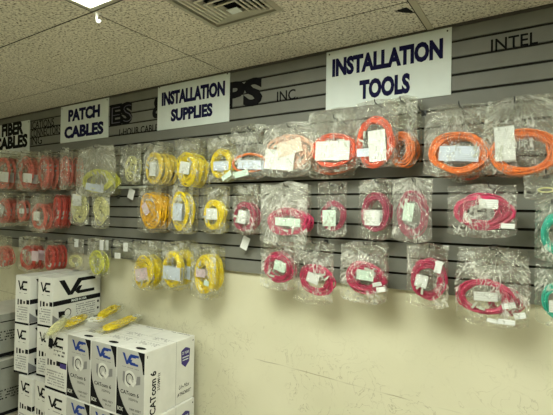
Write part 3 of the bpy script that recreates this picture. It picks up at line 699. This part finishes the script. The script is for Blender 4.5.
# ================================================================== CABLE CARTONS
CT = [MT['carton'], MT['black'], MT['blue'], MT['lightblue'], MT['inkgrey'], MT['silver'], MT['purple'], MT['white']]
def carton_body(root, W, D, H, mat=None, seam=True):
    """outer shell: origin at front right bottom corner; x -W..0, y 0..D"""
    m = MB(); m.box((-W, 0, 0), (0, D, H)); o = m.build('carton', mat or MT['carton'], root, bevel=.003)
    if seam:
        f = MB(); fc = Face(f, (-W, 0, H), (1, 0, 0), (0, 1, 0), .0008)      # closing flaps on the lid
        fc.rect(.002, D * .42, W - .002, D * .425, 0); fc.rect(.002, D * .58, W - .002, D * .585, 0)
        f.build('flap_seam', MT['inkgrey'], root)
    return o
def part(mb, name, root, mats=None, label=None):
    o = mb.build(name, mats or CT, root)
    if label: o['label'] = label
    return o
def blue_carton(root, W=.222, D=.408, H=.379, side=True):
    carton_body(root, W, D, H)
    m = MB(); f = Face(m, (-W, 0, 0), (1, 0, 0), (0, 0, 1), .0004); f.rect(.003, .003, W - .003, H - .003, 0)
    part(m, 'front_panel', root, [MT['panelgrey']], 'light grey printed front')
    m = MB(); f = Face(m, (-W, 0, 0), (1, 0, 0), (0, 0, 1)); f.logo(.045, H - .085, .13, .06, 2); f.logo(.052, H - .078, .10, .045, 2, .0003)
    part(m, 'logo', root, label='blue VC logo')
    m = MB(); f = Face(m, (-W, 0, 0), (1, 0, 0), (0, 0, 1))
    f.scribble(.045, H - .106, .175, H - .098, 1, 4, 3)
    f.text('CATcom 6', .035, .125, .145, .022, 1, .02); f.text('350MHz', .10, .098, .075, .014, 1, .0)
    f.text('1000 FEET', .11, .045, .09, .012, 1, .01); f.text('BULK', .135, .025, .05, .01, 1)
    part(m, 'lettering', root)
    m = MB(); f = Face(m, (-W, 0, 0), (1, 0, 0), (0, 0, 1))
    pts = [(.002, .002)] + [(.002 + .11 * (1 - math.sin(t * pi / 2)) ** 1.0 * 1.0, .002 + .20 * (1 - math.cos(t * pi / 2)) ) for t in [k / 10 for k in range(11)]]
    f.poly([(.002, .002), (.125, .002), (.09, .03), (.06, .065), (.035, .105), (.016, .15), (.004, .21), (.002, .21)], 1)
    f.poly([(W - .055, H - .004), (W - .002, H - .10), (W - .002, H - .004)][::1], 1)
    f.poly([(W - .030, H - .03), (W - .012, H - .12), (W - .002, H - .12), (W - .002, H - .03)], 1, .0001)
    f.text('BOX', .012, .025, .045, .022, 5, .02, l=.0003)
    part(m, 'corner_print', root, label='black curved corner print')
    m = MB(); f = Face(m, (-W, 0, 0), (1, 0, 0), (0, 0, 1))
    f.ring(W * .48, .215, .048, .048, .018, 5, -.3, 4.6); f.ring(W * .48, .215, .03, .032, .006, 1, 0, 5, l=.0002)
    f.poly([(.155, .19), (.19, .20), (.19, .245), (.165, .24)], 4, .0003); f.poly([(.05, .20), (.065, .175), (.07, .25), (.052, .25)], 4, .0003)
    f.poly([(.10, .20), (.135, .175), (.16, .205), (.15, .215), (.13, .198), (.11, .22)], 0, .0005)
    part(m, 'cable_picture', root, label='grey picture of a connector')
    m = MB(); f = Face(m, (-W, 0, H), (1, 0, 0), (0, 1, 0), .0012)
    f.disc(W - .078, .042, .038, .017, 1); part(m, 'hand_hole', root)
    m = MB(); f = Face(m, (-W, 0, H), (1, 0, 0), (0, 1, 0), .001)
    f.scribble(.03, .10, .19, .15, 3, 4, 9, .5); f.scribble(.03, .20, .19, .25, 3, 4, 19, .4); f.scribble(.05, D - .03, .20, D - .015, 1, 1, 29, .8)
    part(m, 'lid_print', root)
    if side:
        m = MB(); f = Face(m, (0, 0, 0), (0, 1, 0), (0, 0, 1))
        f.text('CATcom 6', .085, .02, .24, .045, 1, .03, vert=True); f.text('350MHz', .115, .14, .10, .02, 1, .01, vert=True)
        f.text('Un-Max', .27, .085, .09, .024, 1, .0, shear=.3); f.text('ATHORIST', .255, .045, .12, .02, 1, .02, shear=.3)
        f.rect(.015, H - .035, .020, H - .020, 1); f.rect(D - .02, H - .03, D - .013, H - .02, 1)
        part(m, 'side_lettering', root)
        m = MB(); f = Face(m, (0, 0, 0), (0, 1, 0), (0, 0, 1)); f.rect(.243, .002, .245, H - .002, 4); part(m, 'side_seam', root)
        m = MB(); f = Face(m, (0, 0, 0), (0, 1, 0), (0, 0, 1)); sx, sz = .325, .205
        f.poly([(sx, sz), (sx + .035, sz + .03), (sx + .04, sz + .105), (sx + .02, sz + .115), (sx, sz + .122), (sx - .02, sz + .115), (sx - .04, sz + .105), (sx - .035, sz + .03)], 6)
        f.text('25 YEAR', sx - .03, sz + .082, .06, .016, 7, .02, l=.0003); f.rect(sx - .028, sz + .06, sx + .03, sz + .066, 7, .0003); f.rect(sx - .025, sz + .044, sx + .026, sz + .05, 7, .0003)
        part(m, 'shield_badge', root, label='navy shield badge')
def black_carton(root, W=.174, D=.386, H=.331, blackface=True, big=True):
    carton_body(root, W, D, H)
    bz = H * .43
    m = MB(); f = Face(m, (-W, 0, 0), (1, 0, 0), (0, 0, 1)); f.logo(W * .17, H - .10, W * .66, .065, 1)
    if big: f = Face(m, (0, 0, 0), (0, 1, 0), (0, 0, 1)); f.logo(.045, H - .135, .315, .112, 1)
    part(m, 'logo', root, label='black VC logo')
    if big:
        m = MB(); f = Face(m, (0, 0, 0), (0, 1, 0), (0, 0, 1)); f.rect(.002, bz, D - .002, bz + .033, 1)
        f.text('MADE IN USA', .15, bz + .009, .13, .017, 7, .03, l=.0003); part(m, 'printed_band', root, label='black band reading MADE IN USA')
        m = MB(); f = Face(m, (0, 0, 0), (0, 1, 0), (0, 0, 1))
        f.scribble(.19, .04, .36, .135, 6, 4, 5, .9); f.ring(.12, .085, .03, .03, .006, 1); f.poly([(.05, .06), (.09, .05), (.10, .10), (.045, .105)], 1)
        f.disc(.388, .12, .009, .010, 1); f.disc(.388, .07, .009, .010, 1)
        part(m, 'side_print', root)
    m = MB(); f = Face(m, (-W, 0, 0), (1, 0, 0), (0, 0, 1))
    f.scribble(.03, H - .125, W - .03, H - .117, 1, 1, 6)
    f.rect(.025, bz - .01, .038, bz + .03, 1); f.rect(.052, bz - .005, .072, bz + .028, 1); f.rect(.086, bz, .104, bz + .02, 1); f.rect(.118, bz, W - .002, bz + .03, 1)
    f.scribble(.02, .03, W - .02, .13, 6, 4, 8)
    f.rect(.002, .002, W - .002, .016, 1)
    part(m, 'front_print', root)
    if big:
        m = MB(); f = Face(m, (0, 0, 0), (0, 1, 0), (0, 0, 1)); f.rect(.002, .002, D - .002, .016, 1); f.poly([(.0, .018), (.09, .018), (.0, .09)][::1], 4) ; part(m, 'edge_tape', root)
def carton(kind, loc, deg, label, group, **kw):
    r = empty('cable_carton', loc, math.radians(deg)); tag(r, label, 'carton', group); kind(r, **kw); return r
G1, G2, G3 = 'white cartons with blue logos in the front stack', 'white cartons with black logos in the corner', 'grey cartons at the left edge'
th = 2.9; ex = Vector((math.cos(math.radians(th)), math.sin(math.radians(th)), 0))
F0 = Vector((-1.856, 1.598, 0)); names = ['rightmost', 'middle', 'leftmost']
for k in range(3):
    carton(blue_carton, F0 - ex * .225 * k + Vector((0, 0, .381)), th, f'white carton with blue VC logo, {names[k]} of the three topping the front stack', G1)
for k in range(3):
    carton(blue_carton, F0 - ex * (.225 * k) + Vector((.012, -.006, 0)), th, f'white carton underneath the {names[k]} of the three blue-logo cartons', G1)
D1 = carton(black_carton, F0 - ex * .675 + Vector((0, 0, .381)), th, 'white carton with a purple tape band, left of the blue-logo cartons', G2, W=.222, D=.408, H=.379, big=False)
m = MB(); f = Face(m, (-.222, 0, 0), (1, 0, 0), (0, 0, 1)); f.rect(.155, .155, .22, .185, 6, .0004); f.poly([(.03, .27), (.07, .26), (.085, .31), (.06, .345), (.035, .33)], 1, .0003); f.scribble(.09, .22, .2, .29, 3, 1, 31, .5)
part(m, 'purple_band', D1, label='purple tape band')
carton(black_carton, F0 - ex * .675 + Vector((.012, -.006, 0)), th, 'white carton with black VC logo under the purple-taped carton', G2, W=.222, D=.408, H=.379, big=False)
carton(black_carton, (-2.765, 1.592, 0), 0, 'white carton with black VC logo on the floor, between two others with black logos', G2, H=.379, D=.38, big=False)
carton(black_carton, (-2.945, 1.575, 0), 0, 'white carton with black VC logo on the floor, next to the grey cartons', G2, H=.379, D=.38, big=True)
R6 = 8.0
for z, t in ((.381, 'lower'), (.723, 'upper')):
    carton(black_carton, (-2.85, 1.65, z), R6, f'white carton with large black VC side logo, {t} right of the corner stack', G2, W=.150, D=.410, H=.341)
    carton(black_carton, (-3.04, 1.595, z), R6, f'white carton with black VC logo, {t} left of the corner stack', G2, W=.150, D=.410, H=.341)
def grey_carton(root, W=.5, D=.75, H=.32):
    m = MB(); m.box((-W, 0, 0), (0, D, H)); m.build('carton', MT['cartongrey'], root, bevel=.003)
    m = MB(); m.box((-W + .001, .001, H), (-.001, D - .001, H + .003)); m.build('lid', MT['cartontop'], root)
    m = MB(); f = Face(m, (0, 0, 0), (0, 1, 0), (0, 0, 1)); f.rect(.002, .004, D - .002, .03, 1)
    f.scribble(.30, .12, .66, .20, 4, 1, 40, .6); f.rect(.40, H - .06, .70, H - .052, 1)
    part(m, 'side_print', root)
carton(grey_carton, (-3.45, 1.20, .42), 0, 'grey carton with a pale lid at the left edge, upper of two', G3)
carton(grey_carton, (-3.40, 1.19, 0), 0, 'grey carton standing on the floor at the left edge, lower of two', G3, H=.408, W=.55)

# ================================================================== YELLOW CABLE BAGS LYING ON THE CARTONS
def lying(px0, px1, z, w_, T, col, label, seed, tilt=0, pl='clear', loops=8, ylift=0):
    """bag lying flat, long axis between two pixels on the plane z"""
    A = atz(*px0, z); B = atz(*px1, z); L = (B - A).length; an = math.atan2(B.y - A.y, B.x - A.x)
    r = empty('bagged_cable', (A + B) / 2 + Vector((0, 0, T * .55 + ylift)), an); r.rotation_euler = (tilt, 0, an); tag(r, label, 'bagged cable', 'yellow cable bags lying on the cartons')
    inner = bag_mesh(L, w_, T, 0, 0, (0, 0), seed)
    b2 = MB(); b2.v = [(x, z_ + w_ / 2, -y * .8) for x, y, z_ in inner.v]; b2.f = inner.f; b2.m = inner.m; b2.s = inner.s
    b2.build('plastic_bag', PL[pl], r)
    c = coil_mesh(0, 0, L * .38, w_ * .36, T * .85, .8, loops, .0042, seed)
    c.v = [(x, z_, -y) for x, y, z_ in c.v]; c.build('cable_coil', CM[col], r)
    m = MB(); m.box((-.006, -.005, -.012), (.006, .005, .012)); o = m.build('connector', CONN, r, loc=(L * .36, 0, T * .2)); o.rotation_euler = (pi / 2, 0, .5)
    return r
ZT = .764
lying((60, 333), (88, 318), ZT, .12, .05, 'yellow', 'yellow cable bag lying on the left end of the carton tops', 201, loops=14)
lying((92, 334), (121, 315), ZT, .10, .06, 'yellow', 'yellow cable bag lying across the cartons, rearmost and raised', 202, loops=16, ylift=.045)
lying((97, 337), (139, 319), ZT, .11, .05, 'yellow', 'yellow cable bag lying foremost on the blue-logo cartons', 203, loops=16)
lying((45, 347), (68, 322), ZT, .075, .04, 'pale', 'pale folded cable sleeve drooping off the left corner of the cartons', 204, pl='milky', loops=14, ylift=.025)
